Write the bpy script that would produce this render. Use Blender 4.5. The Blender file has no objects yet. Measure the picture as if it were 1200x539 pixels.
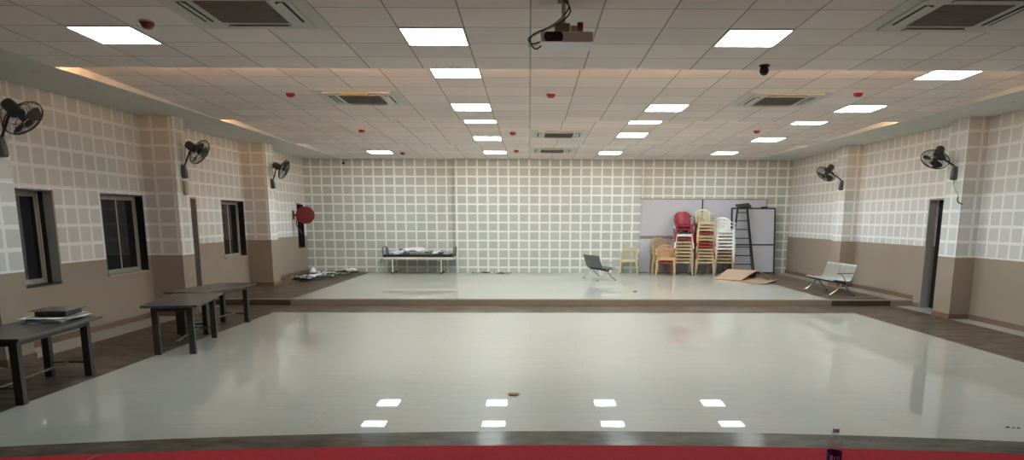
import bpy, math, random
from math import sin, cos, pi, radians, floor
from mathutils import Vector, Matrix, Quaternion

random.seed(7)
S = bpy.context.scene
C = S.collection

# ------------------------------------------------------------------ camera
cam_d = bpy.data.cameras.new('camera')
cam = bpy.data.objects.new('camera', cam_d)
C.objects.link(cam)
S.camera = cam
cam_d.sensor_fit = 'HORIZONTAL'
cam_d.sensor_width = 36.0
cam_d.lens = 36.0 * 841.11 / 1200.0
cam_d.shift_x = (600.0 - 626.76) / 1200.0
cam_d.shift_y = (411.77 - 269.5) / 1200.0
cam_d.clip_start = 0.05
cam_d.clip_end = 200
_r = ((1.0, -0.0076, 0.0027), (0.0012, -0.1818, -0.9833), (0.0080, 0.9833, -0.1818))
CAMH = 1.67
cam.matrix_world = Matrix((
    (_r[0][0], -_r[1][0], -_r[2][0], 0),
    (_r[0][1], -_r[1][1], -_r[2][1], 0),
    (_r[0][2], -_r[1][2], -_r[2][2], CAMH),
    (0, 0, 0, 1)))

# ------------------------------------------------------------------ light, exposure
PANEL_POWER = 15.0          # emission of the ceiling light panels
COVE_POWER = 75.0           # warm strips on the ceiling steps
S.view_settings.view_transform = 'Standard'
S.view_settings.look = 'None'
S.view_settings.gamma = 1.0
S.view_settings.use_curve_mapping = False
S.view_settings.exposure = 1.0
W = bpy.data.worlds.new('night')
S.world = W
W.use_nodes = True
W.node_tree.nodes['Background'].inputs[0].default_value = (0.02, 0.025, 0.03, 1)
W.node_tree.nodes['Background'].inputs[1].default_value = 0.3

# ------------------------------------------------------------------ material helpers
def new_mat(name):
    m = bpy.data.materials.new(name)
    m.use_nodes = True
    return m, m.node_tree, m.node_tree.nodes['Principled BSDF']

def simple(name, col, rough=0.5, metal=0.0, spec=0.5, var=0.0, scale=8.0, coat=0.0):
    m, nt, b = new_mat(name)
    b.inputs['Base Color'].default_value = (*col, 1)
    b.inputs['Roughness'].default_value = rough
    b.inputs['Metallic'].default_value = metal
    b.inputs['Specular IOR Level'].default_value = spec
    b.inputs['Coat Weight'].default_value = coat
    if var:
        tc = nt.nodes.new('ShaderNodeTexCoord')
        nz = nt.nodes.new('ShaderNodeTexNoise')
        nz.inputs['Scale'].default_value = scale
        nz.inputs['Detail'].default_value = 4
        nt.links.new(tc.outputs['Object'], nz.inputs['Vector'])
        mx = nt.nodes.new('ShaderNodeMix')
        mx.data_type = 'RGBA'
        nt.links.new(nz.outputs['Fac'], mx.inputs[0])
        mx.inputs[6].default_value = (*[c * (1 - var) for c in col], 1)
        mx.inputs[7].default_value = (*[min(1, c * (1 + var)) for c in col], 1)
        nt.links.new(mx.outputs[2], b.inputs['Base Color'])
    return m

class NT:
    def __init__(self, nt): self.nt = nt
    def m(self, op, a, b=None, c=None):
        n = self.nt.nodes.new('ShaderNodeMath'); n.operation = op
        for i, v in enumerate((a, b, c)):
            if v is None: continue
            if isinstance(v, (int, float)): n.inputs[i].default_value = v
            else: self.nt.links.new(v, n.inputs[i])
        return n.outputs[0]
    def mix(self, f, a, b):
        n = self.nt.nodes.new('ShaderNodeMix'); n.data_type = 'RGBA'
        for i, v in ((0, f), (6, a), (7, b)):
            if isinstance(v, (int, float)): n.inputs[i].default_value = v
            elif isinstance(v, tuple): n.inputs[i].default_value = (*v, 1)
            else: self.nt.links.new(v, n.inputs[i])
        return n.outputs[2]
    def pos(self):
        g = self.nt.nodes.new('ShaderNodeNewGeometry')
        s = self.nt.nodes.new('ShaderNodeSeparateXYZ')
        self.nt.links.new(g.outputs['Position'], s.inputs[0])
        n = self.nt.nodes.new('ShaderNodeSeparateXYZ')
        self.nt.links.new(g.outputs['True Normal'], n.inputs[0])
        return s.outputs, n.outputs
    def obj(self):
        g = self.nt.nodes.new('ShaderNodeTexCoord')
        s = self.nt.nodes.new('ShaderNodeSeparateXYZ')
        self.nt.links.new(g.outputs['Object'], s.inputs[0])
        return s.outputs
    def vec(self, x, y, z):
        n = self.nt.nodes.new('ShaderNodeCombineXYZ')
        for i, v in enumerate((x, y, z)):
            if isinstance(v, (int, float)): n.inputs[i].default_value = v
            else: self.nt.links.new(v, n.inputs[i])
        return n.outputs[0]
    def noise(self, v, scale, detail=3.0, rough=0.5):
        n = self.nt.nodes.new('ShaderNodeTexNoise')
        n.inputs['Scale'].default_value = scale
        n.inputs['Detail'].default_value = detail
        n.inputs['Roughness'].default_value = rough
        self.nt.links.new(v, n.inputs['Vector'])
        return n.outputs['Fac']
    def white(self, v):
        n = self.nt.nodes.new('ShaderNodeTexWhiteNoise')
        n.noise_dimensions = '3D'
        self.nt.links.new(v, n.inputs['Vector'])
        return n.outputs['Value']
    def gt(self, a, b): return self.m('GREATER_THAN', a, b)
    def lt(self, a, b): return self.m('LESS_THAN', a, b)
    def mul(self, a, b): return self.m('MULTIPLY', a, b)
    def add(self, a, b): return self.m('ADD', a, b)
    def sub(self, a, b): return self.m('SUBTRACT', a, b)
    def line(self, x, off, pitch, half):
        """1 on joints at off + k*pitch, of half width half"""
        t = self.m('DIVIDE', self.sub(x, off), pitch)
        d = self.m('ABSOLUTE', self.sub(t, self.m('ROUND', t)))
        return self.lt(d, half / pitch)

# walls: taped and skimmed square boards above a tan dado
def wall_mat(name, dado, upper):
    m, nt, b = new_mat(name); g = NT(nt)
    p, n = g.pos()
    side = g.gt(g.m('ABSOLUTE', n[0]), 0.5)
    nz = g.noise(g.vec(p[0], p[1], p[2]), 5.0, 3)
    wob = g.mul(g.sub(nz, 0.5), 0.012)
    u = g.add(g.add(g.mul(side, p[1]), g.mul(g.sub(1.0, side), p[0])), wob)
    z = g.add(p[2], wob)
    pu = g.add(0.297, g.mul(side, -0.015))
    offu = g.add(-6.24, g.mul(side, 6.24 + 9.62))
    t = g.m('DIVIDE', g.sub(u, offu), pu)
    du = g.mul(g.m('ABSOLUTE', g.sub(t, g.m('ROUND', t))), pu)
    tz = g.m('DIVIDE', g.sub(z, 1.047), 0.257)
    dz = g.mul(g.m('ABSOLUTE', g.sub(tz, g.m('ROUND', tz))), 0.257)
    d = g.m('MINIMUM', du, dz)
    nw = g.noise(g.vec(p[0], p[1], p[2]), 2.2, 2)
    hw = g.add(0.016, g.mul(nw, 0.016))
    sm = g.m('DIVIDE', g.sub(hw, d), 0.007)
    smc = nt.nodes.new('ShaderNodeClamp'); nt.links.new(g.add(sm, 0.5), smc.inputs[0])
    joint = smc.outputs[0]
    cell = g.white(g.vec(g.m('FLOOR', t), g.m('FLOOR', tz), side))
    fine = g.noise(g.vec(p[0], p[1], p[2]), 60.0, 2)
    tone = g.add(g.add(0.90, g.mul(cell, 0.10)), g.mul(fine, 0.10))
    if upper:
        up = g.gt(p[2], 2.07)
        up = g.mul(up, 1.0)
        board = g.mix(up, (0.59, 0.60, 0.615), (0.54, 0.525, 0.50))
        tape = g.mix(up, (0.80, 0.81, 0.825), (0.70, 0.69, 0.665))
    else:
        board = g.mix(0.0, (0.43, 0.475, 0.47), (0.43, 0.475, 0.47))
        tape = g.mix(0.0, (0.72, 0.78, 0.765), (0.72, 0.78, 0.765))
    mm = nt.nodes.new('ShaderNodeMix'); mm.data_type = 'RGBA'; mm.blend_type = 'MULTIPLY'
    mm.inputs[0].default_value = 1.0
    nt.links.new(board, mm.inputs[6])
    cc = nt.nodes.new('ShaderNodeCombineColor')
    for i in range(3): nt.links.new(tone, cc.inputs[i])
    nt.links.new(cc.outputs[0], mm.inputs[7])
    col = g.mix(joint, mm.outputs[2], tape)
    if dado:
        h = g.add(1.045, g.mul(g.gt(p[1], 12.90), 0.13))
        low = g.lt(p[2], h)
        dn = g.noise(g.vec(p[0], p[1], p[2]), 1.6, 3)
        paint = g.mix(dn, (0.285, 0.242, 0.20), (0.325, 0.278, 0.232))
        col = g.mix(low, col, paint)
    nt.links.new(col, b.inputs['Base Color'])
    b.inputs['Roughness'].default_value = 0.75
    b.inputs['Specular IOR Level'].default_value = 0.25
    return m

# tiles: pale veined field with brown stone borders
def tile_mat(name, platform):
    m, nt, b = new_mat(name); g = NT(nt)
    p, n = g.pos()
    fld = g.mul(g.gt(p[0], -4.6), g.lt(p[0], 5.9))
    if not platform:
        fld = g.mul(fld, g.lt(p[1], 12.87))
        dx = g.sub(p[0], 0.3); dy = g.add(p[1], 16.47)
        r2 = g.add(g.mul(dx, dx), g.mul(dy, dy))
        fld = g.mul(fld, g.gt(r2, 22.0 * 22.0))
        strip = g.mul(g.add(g.lt(p[0], -5.92), g.gt(p[0], 7.2)), 1.0)
    else:
        strip = g.gt(p[0], 7.12)
    light = g.m('MINIMUM', g.add(fld, strip), 1.0)
    vein = g.noise(g.vec(g.mul(p[0], 0.55), g.mul(p[1], 9.0), 0.0), 2.2, 9, 0.72)
    row = g.m('FLOOR', g.m('DIVIDE', g.sub(p[1], 6.2), 0.6))
    sh = g.mul(g.m('MODULO', g.add(row, 40.0), 2.0), 0.6)
    tx = g.m('DIVIDE', g.add(p[0], sh), 1.2)
    tid = g.white(g.vec(g.m('FLOOR', tx), row, 3.0))
    la = g.mix(vein, (0.36, 0.36, 0.33), (0.52, 0.53, 0.50))
    lb = g.mix(g.mul(tid, 0.22), la, (0.40, 0.405, 0.375))
    blot = g.noise(g.vec(g.mul(p[0], 0.9), g.mul(p[1], 1.6), 0.0), 2.6, 10, 0.76)
    bl2 = nt.nodes.new('ShaderNodeMapRange')
    nt.links.new(blot, bl2.inputs[0])
    bl2.inputs[1].default_value = 0.38; bl2.inputs[2].default_value = 0.66
    dk = g.mix(bl2.outputs[0], (0.046, 0.033, 0.024), (0.165, 0.130, 0.100))
    col = g.mix(light, dk, lb)
    jy = g.line(p[1], 6.2, 0.6, 0.0016)
    jx = g.line(g.add(p[0], sh), 0.02, 1.2, 0.0016)
    jd = g.mul(g.line(p[0], 0.02, 0.6, 0.002), g.sub(1.0, light))
    j = g.m('MINIMUM', g.add(g.mul(g.add(jx, jy), light), jd), 1.0)
    col = g.mix(g.mul(j, 0.4), col, (0.10, 0.095, 0.085))
    if platform:
        riser = g.gt(g.mul(n[1], -1.0), 0.5)
        lip = g.gt(p[2], 0.104)
        seg = g.mul(g.gt(p[0], -4.66), g.lt(p[0], 5.94))
        seg = g.m('MINIMUM', g.add(seg, g.gt(p[0], 7.1)), 1.0)
        rn = g.noise(g.vec(g.mul(p[0], 1.5), 0.0, g.mul(p[2], 14.0)), 3.0, 5, 0.6)
        rl = g.mix(rn, (0.20, 0.18, 0.145), (0.29, 0.265, 0.22))
        rd = g.mix(rn, (0.045, 0.034, 0.026), (0.10, 0.08, 0.062))
        rc = g.mix(seg, rd, rl)
        rc = g.mix(lip, rc, (0.42, 0.41, 0.37))
        col = g.mix(riser, col, rc)
    nt.links.new(col, b.inputs['Base Color'])
    b.inputs['Roughness'].default_value = 0.45
    nt.links.new(g.add(0.08, g.mul(light, 0.22)), b.inputs['Specular IOR Level'])
    nt.links.new(g.add(0.12, g.mul(light, 0.58)), b.inputs['Coat Weight'])
    smear = g.noise(g.vec(p[0], g.mul(p[1], 1.6), 0.0), 1.3, 4)
    cr = g.add(g.add(0.006, g.mul(smear, 0.022)), g.mul(g.sub(1.0, light), 0.10))
    nt.links.new(cr, b.inputs['Coat Roughness'])
    return m

# suspended ceiling tiles (object origin sits on a tile joint)
def ceil_mat(name, pitch_y, off_y):
    m, nt, b = new_mat(name); g = NT(nt)
    o = g.obj()
    jx = g.line(o[0], 0.0, 0.6, 0.007)
    jy = g.line(o[1], off_y, pitch_y, 0.006)
    j = g.m('MAXIMUM', jx, jy)
    tid = g.white(g.vec(g.m('FLOOR', g.m('DIVIDE', o[0], 0.6)), g.m('FLOOR', g.m('DIVIDE', g.sub(o[1], off_y), pitch_y)), off_y))
    c = g.mix(tid, (0.74, 0.655, 0.62), (0.84, 0.75, 0.71))
    c = g.mix(g.mul(j, 0.8), c, (0.24, 0.22, 0.20))
    nt.links.new(c, b.inputs['Base Color'])
    b.inputs['Roughness'].default_value = 0.85
    b.inputs['Specular IOR Level'].default_value = 0.2
    return m

def emit(name, col, st):
    m, nt, b = new_mat(name)
    b.inputs['Base Color'].default_value = (0.8, 0.8, 0.8, 1)
    b.inputs['Emission Color'].default_value = (*col, 1)
    b.inputs['Emission Strength'].default_value = st
    return m

M = {}
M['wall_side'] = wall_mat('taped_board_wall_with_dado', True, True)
M['wall_back'] = wall_mat('taped_board_wall', False, False)
M['floor'] = tile_mat('polished_floor_tile', False)
M['platform'] = tile_mat('polished_platform_tile', True)
M['tileA'] = ceil_mat('ceiling_tile', 0.6, 0.31)
M['tileB'] = ceil_mat('ceiling_tile_front', 0.555, -0.02)
M['gypsum'] = simple('painted_gypsum', (0.64, 0.625, 0.59), 0.8, spec=0.2, var=0.04, scale=1.5)
M['white_wall'] = simple('white_bounce_wall', (0.80, 0.79, 0.77), 0.8, var=0.03, scale=1.5)  # unseen front wall, whitened to bounce light onto camera-facing surfaces
M['plaster'] = simple('grey_plaster', (0.29, 0.285, 0.275), 0.8, var=0.1)
M['skirting'] = simple('brown_skirting', (0.17, 0.105, 0.072), 0.4, var=0.15)
M['black'] = simple('black_granite', (0.010, 0.010, 0.011), 0.35)
M['night'] = simple('night_dark', (0.006, 0.006, 0.007), 0.9)
M['glass'] = simple('dark_window_glass', (0.012, 0.015, 0.018), 0.06, spec=0.6)
M['cream'] = simple('cream_aluminium', (0.36, 0.335, 0.28), 0.45, var=0.06)
M['panel'] = emit('lit_diffuser', (0.88, 1.0, 0.985), PANEL_POWER)
M['cove'] = emit('warm_led_strip', (1.0, 0.56, 0.26), COVE_POWER)
M['cove_dim'] = emit('warm_led_strip_dimmer', (1.0, 0.56, 0.26), COVE_POWER * 0.35)
M['white_metal'] = simple('white_painted_metal', (0.62, 0.61, 0.59), 0.45)
M['offwhite'] = simple('offwhite_plastic', (0.56, 0.54, 0.505), 0.5, var=0.05)
M['grille'] = simple('grey_brown_grille', (0.20, 0.165, 0.145), 0.7, var=0.15, scale=40)
M['slot'] = simple('dark_slot', (0.02, 0.018, 0.016), 0.8)
M['yellowed'] = simple('yellowed_plastic', (0.42, 0.33, 0.15), 0.6, var=0.2)
M['red_plastic'] = simple('red_plastic_cap', (0.25, 0.010, 0.013), 0.4)
M['dark_metal'] = simple('dark_fan_metal', (0.018, 0.017, 0.015), 0.4, metal=0.3)
M['fan_motor'] = simple('olive_grey_motor', (0.045, 0.042, 0.034), 0.5, var=0.1)
M['fan_bracket'] = simple('grey_fan_bracket', (0.062, 0.062, 0.064), 0.5)
M['blade'] = simple('dark_grey_blade', (0.03, 0.029, 0.028), 0.45)
M['switch'] = simple('beige_switch_box', (0.38, 0.32, 0.22), 0.5)
M['cable'] = simple('black_cable', (0.015, 0.014, 0.013), 0.5)
M['cable_white'] = simple('white_cable', (0.55, 0.55, 0.53), 0.5)
M['carpet'] = simple('red_carpet', (0.68, 0.055, 0.07), 0.95, spec=0.1, var=0.25, scale=60)
M['carpet_edge'] = simple('pink_grey_edge_trim', (0.36, 0.20, 0.18), 0.6, var=0.1)
M['table_top'] = simple('dark_laminate', (0.060, 0.054, 0.049), 0.32, var=0.2, scale=14)
M['table_frame'] = simple('dark_brown_steel', (0.030, 0.025, 0.019), 0.45, var=0.15)
M['tube'] = simple('worn_grey_tube', (0.11, 0.10, 0.09), 0.35, metal=0.5)
M['boxblack'] = simple('black_box_board', (0.014, 0.011, 0.010), 0.5)
M['boxlid'] = simple('dark_glossy_lid', (0.17, 0.135, 0.11), 0.25)
M['paper'] = simple('white_paper', (0.68, 0.69, 0.72), 0.7, var=0.06, scale=20)
M['paper_grey'] = simple('grey_paper', (0.33, 0.33, 0.32), 0.7, var=0.15, scale=20)
M['paper_dark'] = simple('dark_strip', (0.02, 0.019, 0.018), 0.6, var=0.2)
M['paper_tan'] = simple('tan_paper', (0.36, 0.31, 0.25), 0.7, var=0.15, scale=20)
M['bed_white'] = simple('cream_painted_steel', (0.60, 0.585, 0.53), 0.4)
M['mattress'] = simple('black_vinyl', (0.010, 0.010, 0.010), 0.45)
M['steel'] = simple('brushed_steel', (0.50, 0.51, 0.51), 0.32, metal=0.85, var=0.08, scale=5)
M['steel_dark'] = simple('dark_steel', (0.16, 0.165, 0.16), 0.4, metal=0.8, var=0.08, scale=5)  # darker steel of one bench and the bed rails
M['bench_beam'] = simple('black_beam', (0.015, 0.015, 0.015), 0.5)
M['chrome'] = simple('chrome', (0.34, 0.34, 0.335), 0.28, metal=0.9)
M['beige'] = simple('beige_plastic', (0.46, 0.365, 0.235), 0.42, var=0.04)
M['cream_pl'] = simple('cream_plastic', (0.50, 0.45, 0.31), 0.42, var=0.04)
M['tan_pl'] = simple('tan_orange_plastic', (0.60, 0.40, 0.215), 0.42, var=0.04)
M['brown_pl'] = simple('brown_beige_plastic', (0.33, 0.25, 0.165), 0.42, var=0.04)
M['red_pl'] = simple('red_chair_plastic', (0.24, 0.008, 0.024), 0.35, var=0.04)
M['rust_pl'] = simple('dull_red_chair_plastic', (0.26, 0.035, 0.028), 0.4, var=0.04)
M['white_pl'] = simple('white_chair_plastic', (0.70, 0.73, 0.74), 0.4)
M['board'] = simple('white_marker_board', (0.47, 0.51, 0.60), 0.3, var=0.03, scale=3)
M['board_frame'] = simple('grey_board_frame', (0.25, 0.245, 0.235), 0.45, metal=0.3)
M['black_frame'] = simple('black_board_frame', (0.022, 0.02, 0.024), 0.5)
M['ladder'] = simple('black_ladder_steel', (0.012, 0.012, 0.013), 0.45)
M['carton'] = simple('brown_cardboard', (0.40, 0.30, 0.205), 0.85, var=0.12, scale=6)
M['carton_in'] = simple('brown_cardboard_inside', (0.30, 0.205, 0.135), 0.85, var=0.12, scale=6)
M['reel_red'] = simple('red_hose_reel_metal', (0.15, 0.008, 0.013), 0.5)
M['hose'] = simple('dark_red_hose', (0.12, 0.012, 0.014), 0.6)
M['lens'] = simple('black_lens_recess', (0.004, 0.004, 0.005), 0.15)
M['proj'] = simple('white_projector_shell', (0.80, 0.76, 0.755), 0.4)
M['soap'] = simple('yellow_brown_crumb', (0.55, 0.40, 0.18), 0.6, var=0.3, scale=60)
M['debris'] = simple('dark_debris', (0.03, 0.026, 0.022), 0.8)
M['label_blue'] = simple('blue_bottle_label', (0.03, 0.045, 0.26), 0.4)
M['label_white'] = simple('white_label_print', (0.75, 0.77, 0.82), 0.4)
M['cap'] = simple('pale_lilac_cap', (0.80, 0.80, 0.90), 0.4)
def clear_mat(name, col):
    m, nt, b = new_mat(name)
    tr = nt.nodes.new('ShaderNodeBsdfTransparent'); tr.inputs[0].default_value = (*col, 1)
    gl = nt.nodes.new('ShaderNodeBsdfGlossy'); gl.inputs['Roughness'].default_value = 0.08
    lw = nt.nodes.new('ShaderNodeLayerWeight'); lw.inputs[0].default_value = 0.35
    g = NT(nt)
    f = g.add(0.05, g.mul(lw.outputs['Facing'], 0.28))
    mx = nt.nodes.new('ShaderNodeMixShader')
    nt.links.new(f, mx.inputs[0]); nt.links.new(tr.outputs[0], mx.inputs[1]); nt.links.new(gl.outputs[0], mx.inputs[2])
    nt.links.new(mx.outputs[0], nt.nodes['Material Output'].inputs['Surface'])
    return m
M['pet'] = clear_mat('clear_pet_plastic', (0.965, 0.965, 0.975))

# ------------------------------------------------------------------ mesh helpers
class MB:
    def __init__(self): self.v = []; self.f = []; self.s = []
    def raw(self, vs, fs, smooth=False):
        o = len(self.v)
        self.v += [tuple(p) for p in vs]
        self.f += [tuple(i + o for i in q) for q in fs]
        self.s += [smooth] * len(fs)
        return self
    def box(self, x0, x1, y0, y1, z0, z1):
        vs = [(x, y, z) for z in (z0, z1) for y in (y0, y1) for x in (x0, x1)]
        return self.raw(vs, [(0, 2, 3, 1), (4, 5, 7, 6), (0, 1, 5, 4), (2, 6, 7, 3), (0, 4, 6, 2), (1, 3, 7, 5)])
    def obox(self, c, ax, ay, az, hx, hy, hz):
        c = Vector(c); ax = Vector(ax).normalized() * hx; ay = Vector(ay).normalized() * hy; az = Vector(az).normalized() * hz
        vs = [c + ax * i + ay * j + az * k for k in (-1, 1) for j in (-1, 1) for i in (-1, 1)]
        return self.raw(vs, [(0, 2, 3, 1), (4, 5, 7, 6), (0, 1, 5, 4), (2, 6, 7, 3), (0, 4, 6, 2), (1, 3, 7, 5)])
    def bar(self, a, b, w, h, up=(0, 0, 1)):
        a = Vector(a); b = Vector(b); d = (b - a).normalized()
        s = d.cross(Vector(up))
        if s.length < 1e-4: s = d.cross(Vector((1, 0, 0)))
        s.normalize(); t = s.cross(d)
        return self.obox((a + b) / 2, d, s, t, (b - a).length / 2, w / 2, h / 2)
    def tube(self, pts, r, n=8, closed=False, caps=True):
        pts = [Vector(p) for p in pts]; N = len(pts)
        rs = r if isinstance(r, (list, tuple)) else [r] * N
        rings = []; prev = None
        for i, p in enumerate(pts):
            if closed: d = pts[(i + 1) % N] - pts[i - 1]
            else: d = pts[min(i + 1, N - 1)] - pts[max(i - 1, 0)]
            d.normalize()
            if prev is None:
                s = d.cross(Vector((0, 0, 1)))
                if s.length < 1e-3: s = d.cross(Vector((0, 1, 0)))
            else:
                s = prev - d * prev.dot(d)
            s.normalize(); prev = s; t = d.cross(s)
            rings.append([p + (s * cos(2 * pi * k / n) + t * sin(2 * pi * k / n)) * rs[i] for k in range(n)])
        vs = [q for rg in rings for q in rg]; fs = []
        for i in range(N if closed else N - 1):
            j = (i + 1) % N
            for k in range(n):
                fs.append((i * n + k, i * n + (k + 1) % n, j * n + (k + 1) % n, j * n + k))
        if not closed and caps:
            fs.append(tuple(range(n - 1, -1, -1))); fs.append(tuple((N - 1) * n + k for k in range(n)))
        return self.raw(vs, fs, True)
    def lathe(self, o, axis, prof, n=20, cap=True):
        """prof: (radius, distance along axis)"""
        o = Vector(o); d = Vector(axis).normalized()
        s = d.cross(Vector((0, 0, 1)))
        if s.length < 1e-3: s = Vector((1, 0, 0))
        s.normalize(); t = d.cross(s)
        vs = [o + d * h + (s * cos(2 * pi * k / n) + t * sin(2 * pi * k / n)) * max(r, 1e-4) for r, h in prof for k in range(n)]
        fs = []
        for i in range(len(prof) - 1):
            for k in range(n):
                fs.append((i * n + k, i * n + (k + 1) % n, (i + 1) * n + (k + 1) % n, (i + 1) * n + k))
        if cap:
            fs.append(tuple(range(n - 1, -1, -1))); fs.append(tuple((len(prof) - 1) * n + k for k in range(n)))
        return self.raw(vs, fs, True)
    def sheet(self, rows, th):
        """rows of points -> a closed sheet of thickness th"""
        R = [[Vector(p) for p in r] for r in rows]; nr = len(R); nc = len(R[0])
        def nrm(i, j):
            a = R[min(i + 1, nr - 1)][j] - R[max(i - 1, 0)][j]
            b = R[i][min(j + 1, nc - 1)] - R[i][max(j - 1, 0)]
            v = a.cross(b)
            return v.normalized() if v.length > 1e-9 else Vector((0, 0, 1))
        top = [R[i][j] for i in range(nr) for j in range(nc)]
        bot = [R[i][j] - nrm(i, j) * th for i in range(nr) for j in range(nc)]
        n = nr * nc; fs = []
        for i in range(nr - 1):
            for j in range(nc - 1):
                a, b, c, d = i * nc + j, i * nc + j + 1, (i + 1) * nc + j + 1, (i + 1) * nc + j
                fs.append((a, d, c, b)); fs.append((a + n, b + n, c + n, d + n))
        edge = [(0, j) for j in range(nc)] + [(i, nc - 1) for i in range(1, nr)] + [(nr - 1, j) for j in range(nc - 2, -1, -1)] + [(i, 0) for i in range(nr - 2, 0, -1)]
        for k in range(len(edge)):
            a = edge[k][0] * nc + edge[k][1]; q = edge[(k + 1) % len(edge)]; b = q[0] * nc + q[1]
            fs.append((a, b, b + n, a + n))
        return self.raw(top + bot, fs, True)
    def poly(self, pts, z0, z1):
        n = len(pts)
        vs = [(x, y, z0) for x, y in pts] + [(x, y, z1) for x, y in pts]
        fs = [tuple(range(n - 1, -1, -1)), tuple(range(n, 2 * n))] + [(i, (i + 1) % n, n + (i + 1) % n, n + i) for i in range(n)]
        return self.raw(vs, fs)
    def build(self, name, mat, parent=None, bevel=0.0, smooth=False):
        me = bpy.data.meshes.new(name)
        me.from_pydata(self.v, [], self.f)
        me.materials.append(mat)
        for p, s in zip(me.polygons, self.s): p.use_smooth = s or smooth
        me.update()
        o = bpy.data.objects.new(name, me)
        C.objects.link(o)
        if any(self.s):
            try:
                me.set_sharp_from_angle(angle=radians(40))
            except Exception: pass
        if bevel:
            b = o.modifiers.new('bevel', 'BEVEL'); b.width = bevel; b.segments = 2; b.limit_method = 'ANGLE'
        if parent is not None: o.parent = parent
        return o

def struct(o):
    o['kind'] = 'structure'; return o
def tag(o, label, cat, group=None):
    o['label'] = label; o['category'] = cat
    if group: o['group'] = group
    return o
def thing(name, label, cat, loc=(0, 0, 0), rz=0.0, group=None):
    o = bpy.data.objects.new(name, None); C.objects.link(o)
    o.empty_display_size = 0.1
    o.location = loc; o.rotation_euler = (0, 0, rz)
    return tag(o, label, cat, group)
def copy_tree(o, parent=None):
    c = o.copy(); C.objects.link(c)
    if parent is not None: c.parent = parent
    for ch in list(o.children): copy_tree(ch, c)
    return c

# ------------------------------------------------------------------ the room
XL, XR, YB, ZC, PH, YP = -6.436, 7.53, 21.12, 3.327, 0.126, 13.99
CLX, CRX = -5.90, 7.19
Y0 = -3.0

struct(MB().box(-6.9, 8.0, Y0 - .3, YB + .4, -0.15, 0.0).build('floor', M['floor']))
struct(MB().box(XL, XR, YP, YB, 0.0, PH).build('platform', M['platform']))

def wall_slab(axis, a, b, lo, hi, zlo, zhi, holes):
    """wall between planes a..b of axis, running lo..hi, with rectangular holes"""
    us = sorted({lo, hi, *[h[0] for h in holes], *[h[1] for h in holes]})
    zs = sorted({zlo, zhi, *[h[2] for h in holes], *[h[3] for h in holes]})
    mb = MB()
    for i in range(len(us) - 1):
        for j in range(len(zs) - 1):
            u = (us[i] + us[i + 1]) / 2; z = (zs[j] + zs[j + 1]) / 2
            if any(h[0] < u < h[1] and h[2] < z < h[3] for h in holes): continue
            if axis == 'x': mb.box(a, b, us[i], us[i + 1], zs[j], zs[j + 1])
            else: mb.box(us[i], us[i + 1], a, b, zs[j], zs[j + 1])
    return mb

WIN = [(8.75, 9.98, 0.77, 2.03), (11.05, 12.26, 0.78, 2.03), (15.35, 16.54, 0.81, 2.04)]
NICHE_DOOR = (12.80, 14.22, 0.0, 2.06)
REEL_NICHE = (20.30, 20.88, 0.84, 2.05)
holesL = WIN + [NICHE_DOOR, REEL_NICHE]
struct(wall_slab('x', XL - 0.28, XL, Y0, YB + 0.3, 0.0, ZC, holesL).build('wall_left', M['wall_side']))
DOOR_R = (12.66, 13.75, 0.0, 2.06)
struct(wall_slab('x', XR, XR + 0.28, Y0, YB + 0.3, 0.0, ZC, [DOOR_R]).build('wall_right', M['wall_side']))
wb = MB().box(XL, XR, YB, YB + 0.25, 0.0, ZC)
wb.box(-2.15, 3.20, YB - 0.10, YB, PH, ZC)
struct(wb.build('wall_back', M['wall_back']))
struct(MB().box(XL - .28, XR + .28, Y0 - 0.25, Y0, 0.0, ZC + .3).build('wall_front', M['white_wall']))

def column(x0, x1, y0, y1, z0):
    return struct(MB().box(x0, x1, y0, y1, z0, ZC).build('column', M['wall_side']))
column(XL, CLX, 8.00, 8.47, 0)
column(XL, CLX, 12.36, 12.80, 0)
column(XL, CLX, 16.64, 17.12, PH)
column(CRX, XR, 12.15, 12.66, 0)
column(CRX, XR, 16.68, 17.18, PH)

# skirting
def skirt(name, runs):
    mb = MB()
    for x0, x1, y0, y1, z in runs: mb.box(x0, x1, y0, y1, z, z + 0.085)
    return struct(mb.build(name, M['skirting']))
e = 0.014
skirt('baseboard_left', [
    (XL, XL + e, Y0, 8.0 - e, 0), (XL, CLX + e, 8.0 - e, 8.0, 0), (CLX, CLX + e, 8.0, 8.47, 0), (XL, CLX + e, 8.47, 8.47 + e, 0),
    (XL, XL + e, 8.47 + e, 12.36 - e, 0), (XL, CLX + e, 12.36 - e, 12.36, 0), (CLX, CLX + e, 12.36, 12.80, 0),
    (XL, XL + e, 14.22, 16.64 - e, PH), (XL, CLX + e, 16.64 - e, 16.64, PH), (CLX, CLX + e, 16.64, 17.12, PH), (XL, CLX + e, 17.12, 17.12 + e, PH),
    (XL, XL + e, 17.12 + e, YB, PH)])
skirt('baseboard_right', [
    (XR - e, XR, Y0, 12.15 - e, 0), (CRX - e, XR, 12.15 - e, 12.15, 0), (CRX - e, CRX, 12.15, 12.66, 0),
    (XR - e, XR, 13.75, 13.98, 0),
    (XR - e, XR, 14.0, 16.68 - e, PH), (CRX - e, XR, 16.68 - e, 16.68, PH), (CRX - e, CRX, 16.68, 17.18, PH), (CRX - e, XR, 17.18, 17.18 + e, PH),
    (XR - e, XR, 17.18 + e, YB, PH)])

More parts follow.
